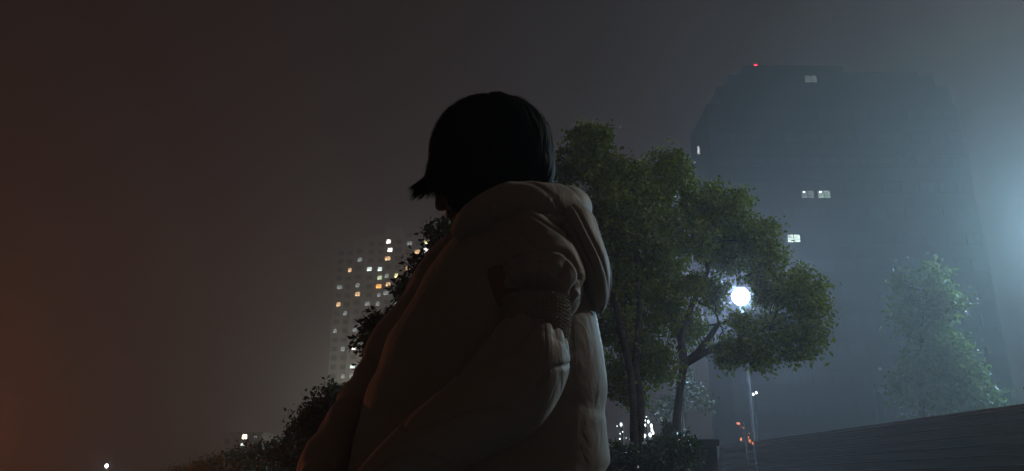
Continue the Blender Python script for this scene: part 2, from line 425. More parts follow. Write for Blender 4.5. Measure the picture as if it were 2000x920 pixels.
# shrubs in the planting bed
SH = 'low shrubs in the raised bed'
shrub('low_shrub', 'low shrub with shiny leaf tips at the foot of the twin stemmed tree', [lob(1205,890,9.0,26), lob(1235,895,9.0,28), lob(1190,912,9.0,28), lob(1225,925,8.9,34), lob(1262,900,8.9,26)], M['leaf_shrub'], SH, 1.6, .055, .04, .82)
shrub('low_shrub', 'rounded low shrub in front of the leaning trunk, tallest in the raised bed', [lob(1290,880,8.9,28), lob(1320,872,8.9,28), lob(1345,866,8.9,22), lob(1330,895,8.8,34), lob(1300,915,8.8,36), lob(1356,880,8.9,16)], M['leaf_shrub'], SH, 1.6, .055, .04, .82)
shrub('low_shrub', 'spiky small shrub just left of the leaning trunk', [lob(1302,838,10.2,9), lob(1306,850,10.2,13), lob(1294,858,10.2,12), lob(1300,828,10.2,4)], M['leaf_shrub'], SH, 2.5, .05, .025, BZ-.05)
# hazy trees beyond
hz = 'hazy trees beyond the lamp'
bb = P(1800, 1000,31); bb.z = 0
branch_tree('hazy_tree', 'pale green tree almost lost in the lit haze above the slatted wall', bb, [[(bb,.16),(P(1800,800,31),.12),(P(1800,700,31),.08)]],
   [lob(1768,560,31,22,None,1.6), lob(1775,610,31,32), lob(1810,640,31,40), lob(1840,690,31,50), lob(1800,720,31,45), lob(1870,740,31,45), lob(1820,540,31,26), lob(1840,590,31,36), lob(1780,760,31,36), lob(1840,780,31,50), lob(1900,800,31,50)],
   M['leaf_pale'],   .08, .26, .28, hz)
bb = P(1340, 1000, 24); bb.z = 0
branch_tree('small_hazy_tree', 'dim small tree seen between the two trunks', bb, [[(bb,.08),(P(1335,830,24),.06),(P(1338,790,24),.04)]],
   [lob(1310,785,24,26,None,.8), lob(1345,765,24,28,None,.8), lob(1370,785,24,20,None,.7), lob(1330,740,24,18), lob(1290,800,24,18)], M['leaf_shrub'], .22, .13, .12, hz)

# ------------------------------------------------------------------ small lights among the plants
def bulbs(name, label, cat, Y, px, col, strg, size, wire=True):
    c = P(sum(p[0] for p in px)/len(px), sum(p[1] for p in px)/len(px), Y)
    t = empty(name, (c.x, c.y, 0)); tag(t, label, cat)
    mt = emit(name + '_glow', col, strg)
    pts = []
    for (x, y, s) in px:
        q = P(x, y, Y + random.uniform(-.08,.08)) ; pts.append(q)
        r = size*s
        MB().ell(q, (r*.75, r*.75, r*1.25), None, 8, 6).build('bulb', mt, t, (c.x, c.y, 0))
    top = pts[0]
    MB().tube([(0,0,0),(0,0,max(p.z for p in pts))], [.03,.02], 8).build('stake', M['darkmetal'], t)
    mb = MB()
    for a, b in zip(pts[:-1], pts[1:]): mb.tube([a + Vector((0,.03,.03)), (a+b)/2 + Vector((0,.03,-.01)), b + Vector((0,.03,.03))], [.004]*3, 4)
    mb.tube([Vector((c.x,c.y,max(p.z for p in pts))), pts[0]+Vector((0,.03,.03))], [.004]*2, 4)
    mb.build('wire', M['darkmetal'], t, (c.x, c.y, 0))
z2 = lambda L: [(1180 + x/4.18, 700 + y/4.18, s) for x, y, s in L]
bulbs('string_lights', 'bright white string lights hanging between the two trunks', 'string lights', 14.5,
      z2([(346,487,.9),(337,507,.5),(360,517,.9),(337,545,.7),(385,550,1.1),(390,585,1.0),(400,608,.9),(375,625,1.2),(352,635,1.2),(328,632,1.1),(310,655,.3),(292,582,.8)]), (.88,.95,1.0), 5, .026)
bulbs('string_lights', 'smaller white string lights beside the back of the coat', 'string lights', 14.0,
      z2([(138,540,1.1),(105,553,.4),(150,600,.6),(130,615,.4),(155,652,.8),(128,658,.6),(180,650,.3),(210,661,.5)]), (.85,.93,1.0), 3, .024)
bulbs('red_lights', 'string of red and orange lights low behind the shrubs', 'string lights', 17.0,
      z2([(1088,530,.7),(1103,533,.7),(1120,560,.35),(1138,568,.4),(1185,612,.35),(1178,645,.6),(1190,675,1.0),(1212,692,.7),(1117,660,.9)]), (1.0,.27,.10), 1.0, .032)
def twin_lamp():
    h = P(1474, 768, 42); t = empty('twin_lamp', (h.x, h.y, 0)); tag(t, 'distant lamp post with two small white heads', 'street lamp')
    MB().tube([(0,0,0),(0,0,h.z)], [.05,.03], 10).build('pole', M['darkmetal'], t)
    MB().tube([(-.12,0,h.z),(.12,0,h.z+.03)], [.02,.02], 6).build('arm', M['white'], t)
    for x, z in ((-.085,-.06),(.085,.02)): MB().ell((x,-.02,h.z+z), (.05,.05,.07), None, 10, 8).build('lamp_head', emit('twin_glow', (.85,.95,1.0), 5), t)
twin_lamp()
def far_lamp():
    h = P(208, 910, 90); t = empty('far_street_lamp', (h.x, h.y, 0)); tag(t, 'far away white street lamp low at the left', 'street lamp')
    MB().tube([(0,0,0),(0,0,h.z)], [.09,.06], 10).build('pole', M['white'], t)
    MB().ell((0,-.0,h.z), (.15,.15,.18), None, 12, 8).build('lamp_head', emit('far_glow', (.80,.88,1.0), 60), t)
far_lamp()
def court_lamp():
    h = P(716, 806, 224); t = empty('court_lamp', (h.x, h.y, 0)); tag(t, 'tall lamp post in the court at the foot of the apartment tower', 'street lamp')
    MB().tube([(0,0,0),(0,0,h.z)], [.16,.10], 10).build('pole', M['white'], t)
    MB().ell((0,0,h.z+.3), (.45,.45,.3), None, 12, 8).build('lamp_head', emit('court_glow', (1.0,.94,.80), 2300), t)
court_lamp()

# ------------------------------------------------------------------ buildings
def win_mesh(name, w, h, two=True, m=None):
    mb = MB(); f = .07
    mb.box(-w/2, -.06, -h/2, w/2, .03, -h/2+f); mb.box(-w/2, -.06, h/2-f, w/2, .03, h/2)
    mb.box(-w/2, -.06, -h/2+f, -w/2+f, .03, h/2-f); mb.box(w/2-f, -.06, -h/2+f, w/2, .03, h/2-f)
    if two: mb.box(-.04, -.055, -h/2+f, .04, .025, h/2-f); mb.box(-w/2+f, -.05, -h*.2, -.04, .02, -h*.2+.06); mb.box(.04, -.05, -h*.2, w/2-f, .02, -h*.2+.06)
    me = mb.mesh(name); me.materials.append(m or M['frame']); return me
def pane_mesh(name, w, h, m):
    me = MB().box(-w/2+.03, -.02, -h/2+.03, w/2-.03, -.005, h/2-.03).mesh(name); me.materials.append(m); return me

def right_tower():
    Y = 90.0
    x0 = 25.4; x1 = P(1880, 260, Y).x; zt = lambda py, px=1500: P(px, py, Y).z
    t = empty('office_tower', (x0, Y, 0)); tag(t, 'hulking dark tower with stepped roof and red beacon veiled in blue haze', 'building')
    W = x1 - x0; z1 = zt(203)
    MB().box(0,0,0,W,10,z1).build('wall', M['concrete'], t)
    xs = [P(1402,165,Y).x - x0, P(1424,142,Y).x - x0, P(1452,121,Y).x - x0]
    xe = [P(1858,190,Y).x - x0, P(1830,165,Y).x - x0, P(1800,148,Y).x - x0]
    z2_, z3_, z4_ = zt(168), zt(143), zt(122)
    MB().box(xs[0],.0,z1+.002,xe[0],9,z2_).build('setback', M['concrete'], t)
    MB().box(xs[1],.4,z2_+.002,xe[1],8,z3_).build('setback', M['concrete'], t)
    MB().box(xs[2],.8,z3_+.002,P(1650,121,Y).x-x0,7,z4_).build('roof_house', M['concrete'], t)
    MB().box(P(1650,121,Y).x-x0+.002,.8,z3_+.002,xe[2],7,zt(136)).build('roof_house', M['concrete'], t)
    # floor bands
    k = 0; z = 3.4
    while z < z1 - 1:
        MB().box(-.05,-.06,z,W+.05,-.003,z+.28).build('floor_band', M['concrete'], t); z += 3.4
    for x in (0, W*.24, W*.5, W*.76, W-.5): MB().box(x, -.10, 0, x+.5, -.063, z1).build('pier', M['concrete'], t)
    # windows
    ww, wh = 1.9, 1.45
    fm = win_mesh('window', ww, wh); pm = pane_mesh('pane', ww, wh, M['glass'])
    lit = {}
    for (px, py, m_) in ((1583,155,0),(1577,380,1),(1609,380,2),(1550,466,3)): 
        q = P(px, py, Y); lit[(px,py)] = (q.x - x0, q.z, m_)
    lm = [pane_mesh('lit_pane', ww, wh, emit_room('office_light_%s' % n_, c, s_, 1.3)) for n_, c, s_ in (('dim',(.75,.85,.85),.16),('cool',(.7,.9,.85),.22),('green',(.72,.95,.88),.42),('bright',(.82,1,.92),1.5))]
    for (px,py),(x,z,m_) in lit.items():
        f = inst('window', fm, t, (x, -.06, z), (.86,1,.72)); f['label'] = 'lit office window'; inst('pane', lm[m_], f, (0,0,0))
        if m_ in (1, 2):
            MB().ell((-.55,-.12,.35),(.17,.05,.13),None,10,6).build('ceiling_lamp', emit('ceiling_lamp_glow',(.9,1,1),5), f)
    rows = [1.9 + 3.4*k for k in range(int(z1/3.4))]
    cols = [W*(i+.5)/14 for i in range(14)]
    for z in rows:
        for x in cols:
            if any(abs(x-a) < 2.2 and abs(z-b) < 1.7 for a,b,_ in lit.values()): continue
            f = inst('window', fm, t, (x, -.06, z+.6)); inst('pane', pm, f, (0,0,0))
    # corner balcony light on the left edge
    q = P(1364, 294, Y)
    nb = inst('window', win_mesh('narrow_window', .40, 1.2, False), t, (q.x-x0, -.06, q.z)); nb['label'] = 'narrow lit stair window'
    inst('pane', pane_mesh('lit_pane', .38, 1.15, emit_room('stair_light', (.95,.95,.9), .9, 4.0)), nb, (0,0,0))
    # beacon
    q = P(1483, 117, Y); q.y = Y + 1.6
    b = MB().tube([(q.x-x0,1.6,z4_),(q.x-x0,1.6,q.z-.15)], [.08,.05], 6).build('beacon_mast', M['white'], t)
    MB().ell((q.x-x0,1.6,q.z), (.24,.24,.28), None, 10, 8).build('beacon', emit('beacon_glow', (1.0,.03,.06), 5), t)
right_tower()

def left_tower():
    Y = 250.0; FH = 3.0
    X = lambda px, py=480: P(px, py, Y).x
    Z = lambda py: P(760, py, Y).z
    x0 = X(655, 482)
    t = empty('apartment_tower', (x0, Y, 0)); tag(t, 'far residential high rise with scattered lit windows', 'building')
    bays = [(655,690,482,3.0),(690,715,470,0.6),(715,752,462,1.8),(752,788,452,-.8),(788,826,450,1.4),(826,852,440,-.4),(852,884,446,1.6)]
    wm = win_mesh('window', 1.9, 1.5); dm = pane_mesh('pane', 1.9, 1.5, M['glass'])
    cols = []
    for (a,b,ty,yo) in bays:
        xa, xb, z = X(a)-x0, X(b)-x0, Z(ty)
        MB().box(xa+.01, yo, 0, xb-.01, 18, z).build('wall', M['plaster'], t)
        MB().box(xa+.2, yo-.25, z+.001, xb-.2, yo+.6, z+1.1).build('parapet', M['trim'], t)
        MB().box(xa-.05, yo-.35, 0, xa+.3, yo-.003, z).build('corner_strip', M['trim'], t)
        w_ = xb-xa
        n = 2 if w_ > 4.4 else 1
        for i in range(n): cols.append((xa + w_*(i+.5)/n + (.1 if n == 1 else 0), yo, z))
    L = dict(warm=emit_room('warm_room', (1.0,.62,.32), 3.2, .9), white=emit_room('white_room', (1.0,.97,.9), 8, .9), orange=emit_room('orange_room', (1.0,.42,.10), 5.0, .9),
             green=emit_room('green_room', (.8,1.0,.6), 2.4, .9), dim=emit_room('dim_room', (.85,.95,.95), .8, .9), yellow=emit_room('yellow_room', (1.0,.9,.45), 4.5, .9), cool=emit_room('cool_room', (.85,1.0,.95), 4.0, .9))
    lp = {k: pane_mesh('lit_pane', 1.9, 1.5, m) for k, m in L.items()}
    lit = [(735,518,'cool'),(735,533,'dim'),(735,549,'green'),(736,565,'orange'),(733,581,'dim'),(722,519,'cool'),(770,480,'white'),(769,493,'white'),(767,509,'warm'),(768,543,'yellow'),
           (790,506,'dim'),(789,522,'dim'),(691,577,'warm'),(706,480,'dim'),(649,588,'warm'),(833,470,'yellow'),(812,487,'warm'),(835,487,'white'),(697,642,'cool'),(690,643,'dim'),(686,678,'white'),(677,681,'dim'),
           (692,709,'cool'),(672,732,'dim'),(706,700,'dim'),(728,632,'dim'),(682,612,'dim'),(765,575,'dim'),(768,600,'dim'),(759,546,'dim'),(702,501,'dim'),(655,640,'dim'),(664,560,'dim'),(676,530,'warm'),(700,560,'dim'),(712,600,'dim'),(722,650,'dim'),(716,690,'warm'),(698,735,'dim'),(684,752,'dim'),(745,600,'dim'),(752,560,'warm'),(806,520,'warm'),(820,505,'cool'),(846,470,'dim'),(846,500,'dim'),(800,470,'dim')]
    cells = {}
    floors = int(Z(440)/FH)
    for (px,py,k) in lit:
        q = P(px, py, Y+1); x = q.x - x0; z = q.z
        ci = min(range(len(cols)), key=lambda i: abs(cols[i][0]-x)); fi = round((z-1.7)/FH)
        cells[(ci,fi)] = k
    cnt = 0
    for ci,(x,yo,zt) in enumerate(cols):
        for fi in range(6, floors+1):
            z = 1.7 + fi*FH
            if z > zt - 1.2 and (ci,fi) not in cells: continue
            if z > zt - .8: continue
            k = cells.get((ci,fi))
            f = inst('window', wm, t, (x + (.35*math.sin(ci*5+fi*3.1) if k else 0), yo-.05, z), ((.62 + .38*((ci*7+fi*3) % 4)/3),1,1) if k else None); cnt += 1
            if k: f['label'] = 'lit window'
            inst('pane', lp[k] if k else dm, f, (0,0,0))
            if k == 'white' or k == 'yellow' or k == 'warm' or k == 'cool':
                pass
left_tower()
def low_block():
    Y = 190; a = P(436, 848, Y); b = P(512, 848, Y)
    t = empty('low_building', (a.x, Y, 0)); tag(t, 'low dark building with three small lit windows above the hedge', 'building')
    W = b.x-a.x; H = a.z
    MB().box(0,0,0,W,10,H).build('wall', M['plaster'], t); MB().box(-.3,-.3,H+.001,W+.3,10.3,H+.5).build('roof', M['trim'], t)
    wm = win_mesh('window', 1.2, 1.1)
    for px,py,c,s,sz in ((478,853,(1.0,.85,.55),16,1.0),(499,854,(.8,.85,1),1.6,.5),(473,868,(.85,.95,.8),4,.55),(478,868,(.85,.95,.8),4,.55),(461,884,(1.0,.5,.18),9,.8)):
        q = P(px,py,Y); f = inst('window', wm, t, (q.x-a.x,-.06,q.z), (sz,1,sz)); f['label'] = 'lit window'; inst('pane', pane_mesh('lit_pane',1.2,1.1,emit_room('far_room',c,s,1)), f, (0,0,0))
    for fl in range(4):
        for i in range(4):
            x = W*(i+.5)/4; z = 1.8+fl*3
            if z < H-1.5 : f = inst('window', wm, t, (x,-.05,z)); inst('pane', pane_mesh('pane',1.2,1.1,M['glass']), f, (0,0,0))
low_block()

# ------------------------------------------------------------------ the person
M['coat'] = mat('coat_fabric', (.38,.355,.30), .62, .3, (5, (.34,.315,.265), 3), (160, .10, .002), sheen=.25)
def wrinkle(m):
    t = m.node_tree; b = t.nodes['Principled BSDF']; old = b.inputs['Normal'].links[0].from_node
    tc = t.nodes.new('ShaderNodeTexCoord'); n = t.nodes.new('ShaderNodeTexNoise'); n.inputs['Scale'].default_value = 11; n.inputs['Detail'].default_value = 3; n.inputs['Distortion'].default_value = 1.6
    mp = t.nodes.new('ShaderNodeMapping'); mp.inputs['Rotation'].default_value = (0, .6, 0); mp.inputs['Scale'].default_value = (1.6, 1, .7)
    bp = t.nodes.new('ShaderNodeBump'); bp.inputs['Strength'].default_value = .5; bp.inputs['Distance'].default_value = .009
    t.links.new(tc.outputs['Object'], mp.inputs[0]); t.links.new(mp.outputs[0], n.inputs['Vector']); t.links.new(n.outputs['Fac'], bp.inputs['Height']); t.links.new(bp.outputs[0], old.inputs['Normal'])
wrinkle(M['coat'])
M['coat_band'] = mat('shirred_fabric', (.36,.335,.28), .75, .2, None, (220, .2, .002))
M['hairm'] = mat('black_hair', (.005,.0045,.0045), .65, .06)
M['skin'] = mat('skin', (.24,.16,.12), .6, .2, None, (80, .08, .002))
M['cloth'] = mat('trouser_cloth', (.03,.03,.035), .85, .2, None, (200, .2, .002))
M['shoe'] = mat('shoe_leather', (.35,.34,.33), .6, .3)
M['lip'] = mat('lip', (.36,.15,.13), .45, .4)
M['eyew'] = mat('eye_white', (.6,.58,.55), .3, .5)
M['dark'] = mat('eye_dark', (.01,.01,.01), .3, .5)

def cr_interp(vals, u):
    n = len(vals) - 1; f = min(max(u, 0), 1) * n; i = min(int(f), n-1); t = f - i
    g = lambda k: vals[min(max(k, 0), n)]
    a, b, c, d = g(i-1), g(i), g(i+1), g(i+2)
    return 0.5*((2*b) + (c-a)*t + (2*a-5*b+4*c-d)*t*t + (3*b-a-3*c+d)*t*t*t)
def swept(name, m, pts, ells, nu, n, disp, parent, off, up=(1,0,0), closed_ends=True, power=2.0):
    """smooth swept surface with a displacement disp(u, angle, point) in metres along the normal"""
    pv = [np.array(p) for p in pts]; ev = [np.array(e) for e in ells]
    C_ = np.array([cr_interp(pv, i/nu) for i in range(nu+1)]); E_ = np.array([cr_interp(ev, i/nu) for i in range(nu+1)])
    vs = []
    for i in range(nu+1):
        d = C_[min(i+1,nu)] - C_[max(i-1,0)]; d = Vector(d).normalized()
        a = Vector(up); a = (a - d*a.dot(d)).normalized(); b = d.cross(a)
        for k in range(n):
            th = 2*math.pi*k/n; c_, s_ = math.cos(th), math.sin(th)
            q = (abs(c_)**power + abs(s_)**power) ** (-1/power)
            c2, s2 = c_*q, s_*q
            nn = (a*c_/max(E_[i][0],1e-4) + b*s_/max(E_[i][1],1e-4)).normalized()
            p = Vector(C_[i]) + a*(E_[i][0]*c2) + b*(E_[i][1]*s2)
            vs.append(p + nn*disp(i/nu, th, p) - off)
    fs = [(i*n+k, i*n+(k+1)%n, (i+1)*n+(k+1)%n, (i+1)*n+k) for i in range(nu) for k in range(n)]
    if closed_ends:
        for i, s_ in ((0, 1), (nu, -1)):
            vs.append(Vector(C_[i]) - off); c0 = len(vs)-1
            for k in range(n):
                a_, b_ = i*n+k, i*n+(k+1)%n
                fs.append((c0, b_, a_) if s_ == 1 else (c0, a_, b_))
    mb = MB(); mb.add(vs, fs, True)
    o = mb.build(name, m, parent); return o
def remeshed(name, mb, m, parent, off, voxel, smooth, disp=None):
    me = mb.mesh(name + '_src'); me.transform(Matrix.Translation(-off))
    o = bpy.data.objects.new(name, me); COL.objects.link(o)
    r = o.modifiers.new('r', 'REMESH'); r.mode = 'VOXEL'; r.voxel_size = voxel
    s = o.modifiers.new('s', 'SMOOTH'); s.iterations = smooth; s.factor = .5
    dg = bpy.context.evaluated_depsgraph_get()
    me2 = bpy.data.meshes.new_from_object(o.evaluated_get(dg)); me2.name = name
    o.modifiers.clear(); o.data = me2; bpy.data.meshes.remove(me)
    if disp:
        co = [v.co.copy() for v in me2.vertices]; no = [v.normal.copy() for v in me2.vertices]
        for v, c, n_ in zip(me2.vertices, co, no): v.co = c + n_*disp(c + off)
    me2.polygons.foreach_set('use_smooth', [True]*len(me2.polygons)); me2.materials.clear(); me2.materials.append(m); me2.update()
    o.parent = parent
    return o
def mpx(px, py, Y):      # metres per picture pixel at that place
    c = P(px, py, Y); return (Y*_c + (c.z-CAMZ)*_s)/F
def fold(p, s, seed, sharp=1.0):
    v = mnoise.noise((p.x*s[0]+seed, p.y*s[1], p.z*s[2])); return (1-abs(v)*2)**2*sharp
def person():
    off = Vector((-.01, 1.36, 0))
    t = empty('person', off); tag(t, 'person in a puffy beige hooded coat with short black hair and head bowed', 'person')
    # --- body (one continuous surface): head, neck, trunk, arms, hands, legs
    hc = P(930, 322, 1.38)
    f = Vector((-.80, .34, -.42)).normalized(); s_ = f.cross(Vector((0,0,1))).normalized(); u = s_.cross(f).normalized()
    H = lambda a, b, c: hc + f*a + s_*b + u*c
    mb = MB()
    rot = Matrix((f, s_, u)).transposed().to_quaternion()
    mb.ell(H(-.010,0,.018), (.092,.074,.090), rot, 28, 18)
    mb.ell(H(.030,0,-.035), (.058,.056,.072), rot); mb.ell(H(.052,0,-.088), (.028,.026,.024), rot)
    mb.ell(H(.055,0,.012), (.030,.055,.045), rot)
    mb.tube([H(.080,0,.012), H(.096,0,-.018), H(.100,0,-.034)], [.007,.010,.013], 8); mb.ell(H(.092,.010,-.038),(.010,.008,.007),rot,8,6); mb.ell(H(.092,-.010,-.038),(.010,.008,.007),rot,8,6)
    for q in (-1,1):
        mb.ell(H(-.004,q*.075,-.012), (.018,.008,.030), rot, 10, 8); mb.ell(H(.052,q*.034,-.022), (.026,.022,.020), rot, 10, 8)
    mb.ell(H(.078,0,-.062), (.014,.022,.011), rot, 10, 8)
    nk = P(1010, 470, 1.38)
    mb.tube([H(-.022,0,-.045), (H(-.03,0,-.08)+nk)/2, nk], [.052,.050,.060], 16)
    pel = Vector((off.x+.01, 1.37, .86))
    mb.tube([nk + Vector((0,0,.0)), nk + Vector((0,.0,-.10)), (nk+pel)/2, pel + Vector((0,0,.05)), pel], None, 20, True, (1,0,0), [(.06,.07),(.11,.17),(.105,.145),(.11,.14),(.115,.16)])
    hipz = .84
    for q, kx in ((-1,-.015),(1,.05)):
        mb.tube([Vector((off.x, 1.37+q*.085, hipz)), Vector((off.x+kx-.02, 1.37+q*.09, .45)), Vector((off.x+kx, 1.37+q*.10, .10)), Vector((off.x+kx, 1.37+q*.10, .05))], [.085,.055,.036,.035], 14)
        mb.ell((off.x+kx-.07, 1.37+q*.10, .045), (.11,.042,.03))
    armN = [P(1005,505,1.31), P(1035,700,1.25), P(860,862,1.19), P(700,992,1.17)]
    armF = [P(930,520,1.50), P(765,735,1.52), P(690,850,1.44), P(625,985,1.36)]
    for A in (armN, armF): mb.tube(A, [.052,.042,.034,.026], 12)
    def hand(A, side):
        w_ = A[-1]; d = (A[-1]-A[-2]).normalized(); lat = Vector((0,1,0)); lat = (lat - d*lat.dot(d)).normalized(); nrm = d.cross(lat)
        mb.tube([w_, w_+d*.04, w_+d*.085], None, 12, True, lat, [(.028,.018),(.038,.015),(.040,.013)])
        for i, L in enumerate((.066,.076,.070,.054)):
            b0 = w_ + d*.085 + lat*(-.030+.020*i)
            p1 = b0 + (d*.8+nrm*side*.5).normalized()*L*.45; p2 = p1 + (d*.35+nrm*side*.9).normalized()*L*.32; p3 = p2 + (nrm*side*.95-d*.25).normalized()*L*.26
            mb.tube([b0 - d*.01, p1, p2, p3], [.0092,.0085,.0078,.0066], 8)
        b0 = w_ + d*.025 - lat*.030
        mb.tube([b0, b0 - lat*.022 + d*.024, b0 - lat*.022 + d*.050 + nrm*side*.018], [.013,.011,.0085], 8)
    hand(armN, 1); hand(armF, -1)
    remeshed('body', mb, M['skin'], t, off, .0048, 3)
    # face details
    for q in (-1, 1):
        MB().ell(H(.073,q*.030,.004)-off, (.012,.014,.008), rot, 12, 8).build('eye', M['eyew'], t)
        MB().ell(H(.0825,q*.030,.003)-off, (.004,.006,.006), rot, 8, 6).build('iris', M['dark'], t)
        MB().tube([H(.082,q*.014,.022)-off, H(.086,q*.030,.027)-off, H(.074,q*.048,.022)-off], [.002,.003,.0015], 6).build('eyebrow', M['hairm'], t)
    MB().tube([H(.086,-.020,-.063)-off, H(.0935,0,-.061)-off, H(.086,.020,-.063)-off], [.003,.006,.003], 8).build('lips', M['lip'], t)
    # --- trousers and shoes
    for q, kx in ((-1,-.015),(1,.05)):
        swept('trouser_leg', M['cloth'], [Vector((off.x, 1.37+q*.07, .80)), Vector((off.x+kx-.02, 1.37+q*.09, .45)), Vector((off.x+kx, 1.37+q*.10, .08))], [(.11,.105),(.078,.08),(.072,.07)], 30, 24,
              lambda u_, th, p: .006*mnoise.noise((p.x*14, p.y*14, p.z*9)) + .005*math.sin(p.z*60)*max(0, .3-p.z)*3, t, off)
        bx = off.x + kx
        MB().tube([Vector((bx+.05,1.37+q*.10,.05))-off, Vector((bx-.02,1.37+q*.10,.055))-off, Vector((bx-.10,1.37+q*.10,.042))-off, Vector((bx-.16,1.37+q*.10,.034))-off], None, 16, True, (0,1,0), [(.036,.046),(.042,.052),(.046,.038),(.036,.026)]).build('shoe', M['shoe'], t)
    # --- coat body
    mb = MB()
    rings = [(1330,998,212,.185),(1100,992,205,.175),(1000,950,240,.17),(920,936,256,.165),(850,944,245,.165),(800,952,235,.165),(760,962,224,.165),(700,968,217,.16),(620,986,184,.155),(560,994,164,.15),(500,1002,128,.14),(462,1008,98,.12),(440,1010,80,.10)]
    pts, el = [], []
    for (y, cx, hw, dp) in rings:
        pts.append(P(cx, y, 1.38)); el.append((hw*mpx(cx,y,1.38), dp))
    mb.tube(pts, None, 40, True, (1,0,0), el)
    mb.ell(P(930,520,1.49), (.08,.09,.09)); mb.ell(P(1030,505,1.27), (.075,.07,.075))
    def cdisp(p):
        z = p.z
        d = .006*(mnoise.noise((p.x*5+3, p.y*5, z*7))) + .002*mnoise.noise((p.x*12, p.y*12, z*18+5))
        d += -.001*max(0, 1-abs(mnoise.noise((p.x*4+8, p.y*4, z*9)))*14)
        yb = 1.02
        d += -.003*math.exp(-((z-yb-.04*p.x)/.018)**2)             # slight nip at the waist
        return d
    remeshed('coat', mb, M['coat'], t, off, .0065, 8, cdisp)
    # --- near sleeve: puffed shoulder, shirred band, puffed lower sleeve and forearm
    Yn = 1.235
    def sl(rows):
        return [P(x, y, Yy) for x, y, r, d_, Yy in rows], [(r*mpx(x, y, Yy), d_) for x, y, r, d_, Yy in rows]
    up_rows = [(1012,442,34,.05,1.29),(1024,468,62,.07,1.28),(1040,505,86,.078,1.275),(1050,545,93,.080,1.265),(1050,572,84,.075,1.25),(1046,592,66,.066,1.235)]
    pts, el = sl(up_rows)
    def d_up(u_, th, p):
        pl = max(0, (u_-.45)/.55)
        ph = th*13 + 1.2*math.sin(th*2.3) + 2.0*mnoise.noise((p.x*9, p.y*9, p.z*5))
        d = .009*(1-abs(math.sin(ph*.5))**.6)*-1*pl**1.2 + .002*pl
        d += .004*mnoise.noise((p.x*9+1, p.y*9, p.z*8)) 
        k = mnoise.noise((p.x*11+p.z*9, p.y*6, p.z*5-p.x*5+7)); d += -.005*max(0, 1-abs(k)*15)
        return d
    swept('upper_sleeve', M['coat'], pts, el, 90, 190, d_up, t, off)
    band = [(1046,584,64,.064,1.235),(1046,612,67,.067,1.235),(1043,645,68,.068,1.233),(1040,664,66,.066,1.23)]
    pts, el = sl(band)
    def d_band(u_, th, p):
        rows = 15
        jit = .35*mnoise.noise((u_*6, th*3, 4))
        a = math.sin(u_*rows*math.pi*1.0 + jit*3)**2
        b = math.sin(th*46 + 1.5*mnoise.noise((u_*5, th*2, 1)) + 1.2*(int(u_*rows)%2))
        return .0032*a*(.35+.65*b) + .002*mnoise.noise((p.x*90, p.y*90, p.z*90))
    swept('shirred_band', M['coat_band'], pts, el, 90, 300, d_band, t, off)
    lo_rows = [(1042,655,64,.064,1.23),(1036,676,76,.078,1.225),(1024,712,88,.09,1.22),(990,765,92,.092,1.215),(925,815,80,.085,1.205),(850,865,68,.075,1.195),(780,912,56,.062,1.185),(720,962,44,.048,1.175),(690,1000,38,.040,1.17)]
    pts, el = sl(lo_rows)
    def d_lo(u_, th, p):
        pl = max(0, 1-u_/.22)
        ph = th*12 + 1.4*math.sin(th*1.7) + 2.0*mnoise.noise((p.x*9+4, p.y*9, p.z*5))
        d = -.009*(1-abs(math.sin(ph*.5))**.6)*pl + .002*pl
        d += .004*mnoise.noise((p.x*8+5, p.y*8, p.z*8))
        k = mnoise.noise((p.x*7-p.z*10, p.y*6, p.z*6+p.x*6)); d += -.005*max(0, 1-abs(k)*14)
        if u_ > .9: d += -.006 + .004*math.cos(th*30)
        return d
    swept('lower_sleeve', M['coat'], pts, el, 150, 150, d_lo, t, off)
    far = [(905,478,40,.05,1.47),(880,520,56,.075,1.50),(832,602,56,.08,1.52),(786,680,60,.085,1.53),(752,752,60,.085,1.52),(706,812,58,.08,1.48),(668,868,58,.075,1.44),(636,930,52,.065,1.38),(620,985,36,.045,1.35)]
    pts, el = sl(far)
    swept('far_sleeve', M['coat'], pts, el, 90, 80, lambda u_, th, p: .011*mnoise.noise((p.x*9, p.y*9, p.z*11+2)) - .008*max(0, 1-abs(mnoise.noise((p.x*6+p.z*8, p.y*6, p.z*9)))*7), t, off)
    # --- collar of the coat and the hood hanging down the back
    def d_col(u_, th, p):
        d = .004*mnoise.noise((p.x*10, p.y*10, p.z*10)) - .004*max(0, 1-abs(mnoise.noise((p.x*9, p.y*9+2, p.z*16)))*14)
        return d
    cpt = []; cel = []
    for (x, y, Y_, a, b) in ((905,462,1.30,.022,.03),(945,425,1.27,.034,.045),(1000,402,1.26,.042,.048),(1060,402,1.29,.044,.046),(1108,408,1.36,.044,.046),(1100,412,1.45,.042,.045),(1040,405,1.52,.040,.042),(970,415,1.52,.034,.038),(915,450,1.47,.024,.03)):
        cpt.append(P(x, y, Y_)); cel.append((a, b))
    swept('collar', M['coat'], cpt, cel, 110, 40, d_col, t, off, up=(0,0,1))
    cpt = []; cel = []
    for (x, y, Y_, a, b) in ((960,458,1.28,.016,.03),(1010,440,1.26,.018,.034),(1070,440,1.29,.021,.04),(1115,441,1.36,.021,.042),(1105,445,1.46,.02,.04),(1050,440,1.52,.02,.035)):
        cpt.append(P(x, y, Y_)); cel.append((a, b))
    swept('collar_roll', M['coat'], cpt, cel, 110, 24, lambda u_, th, p: .003*mnoise.noise((p.x*16, p.y*16, p.z*16)), t, off, up=(0,0,1))
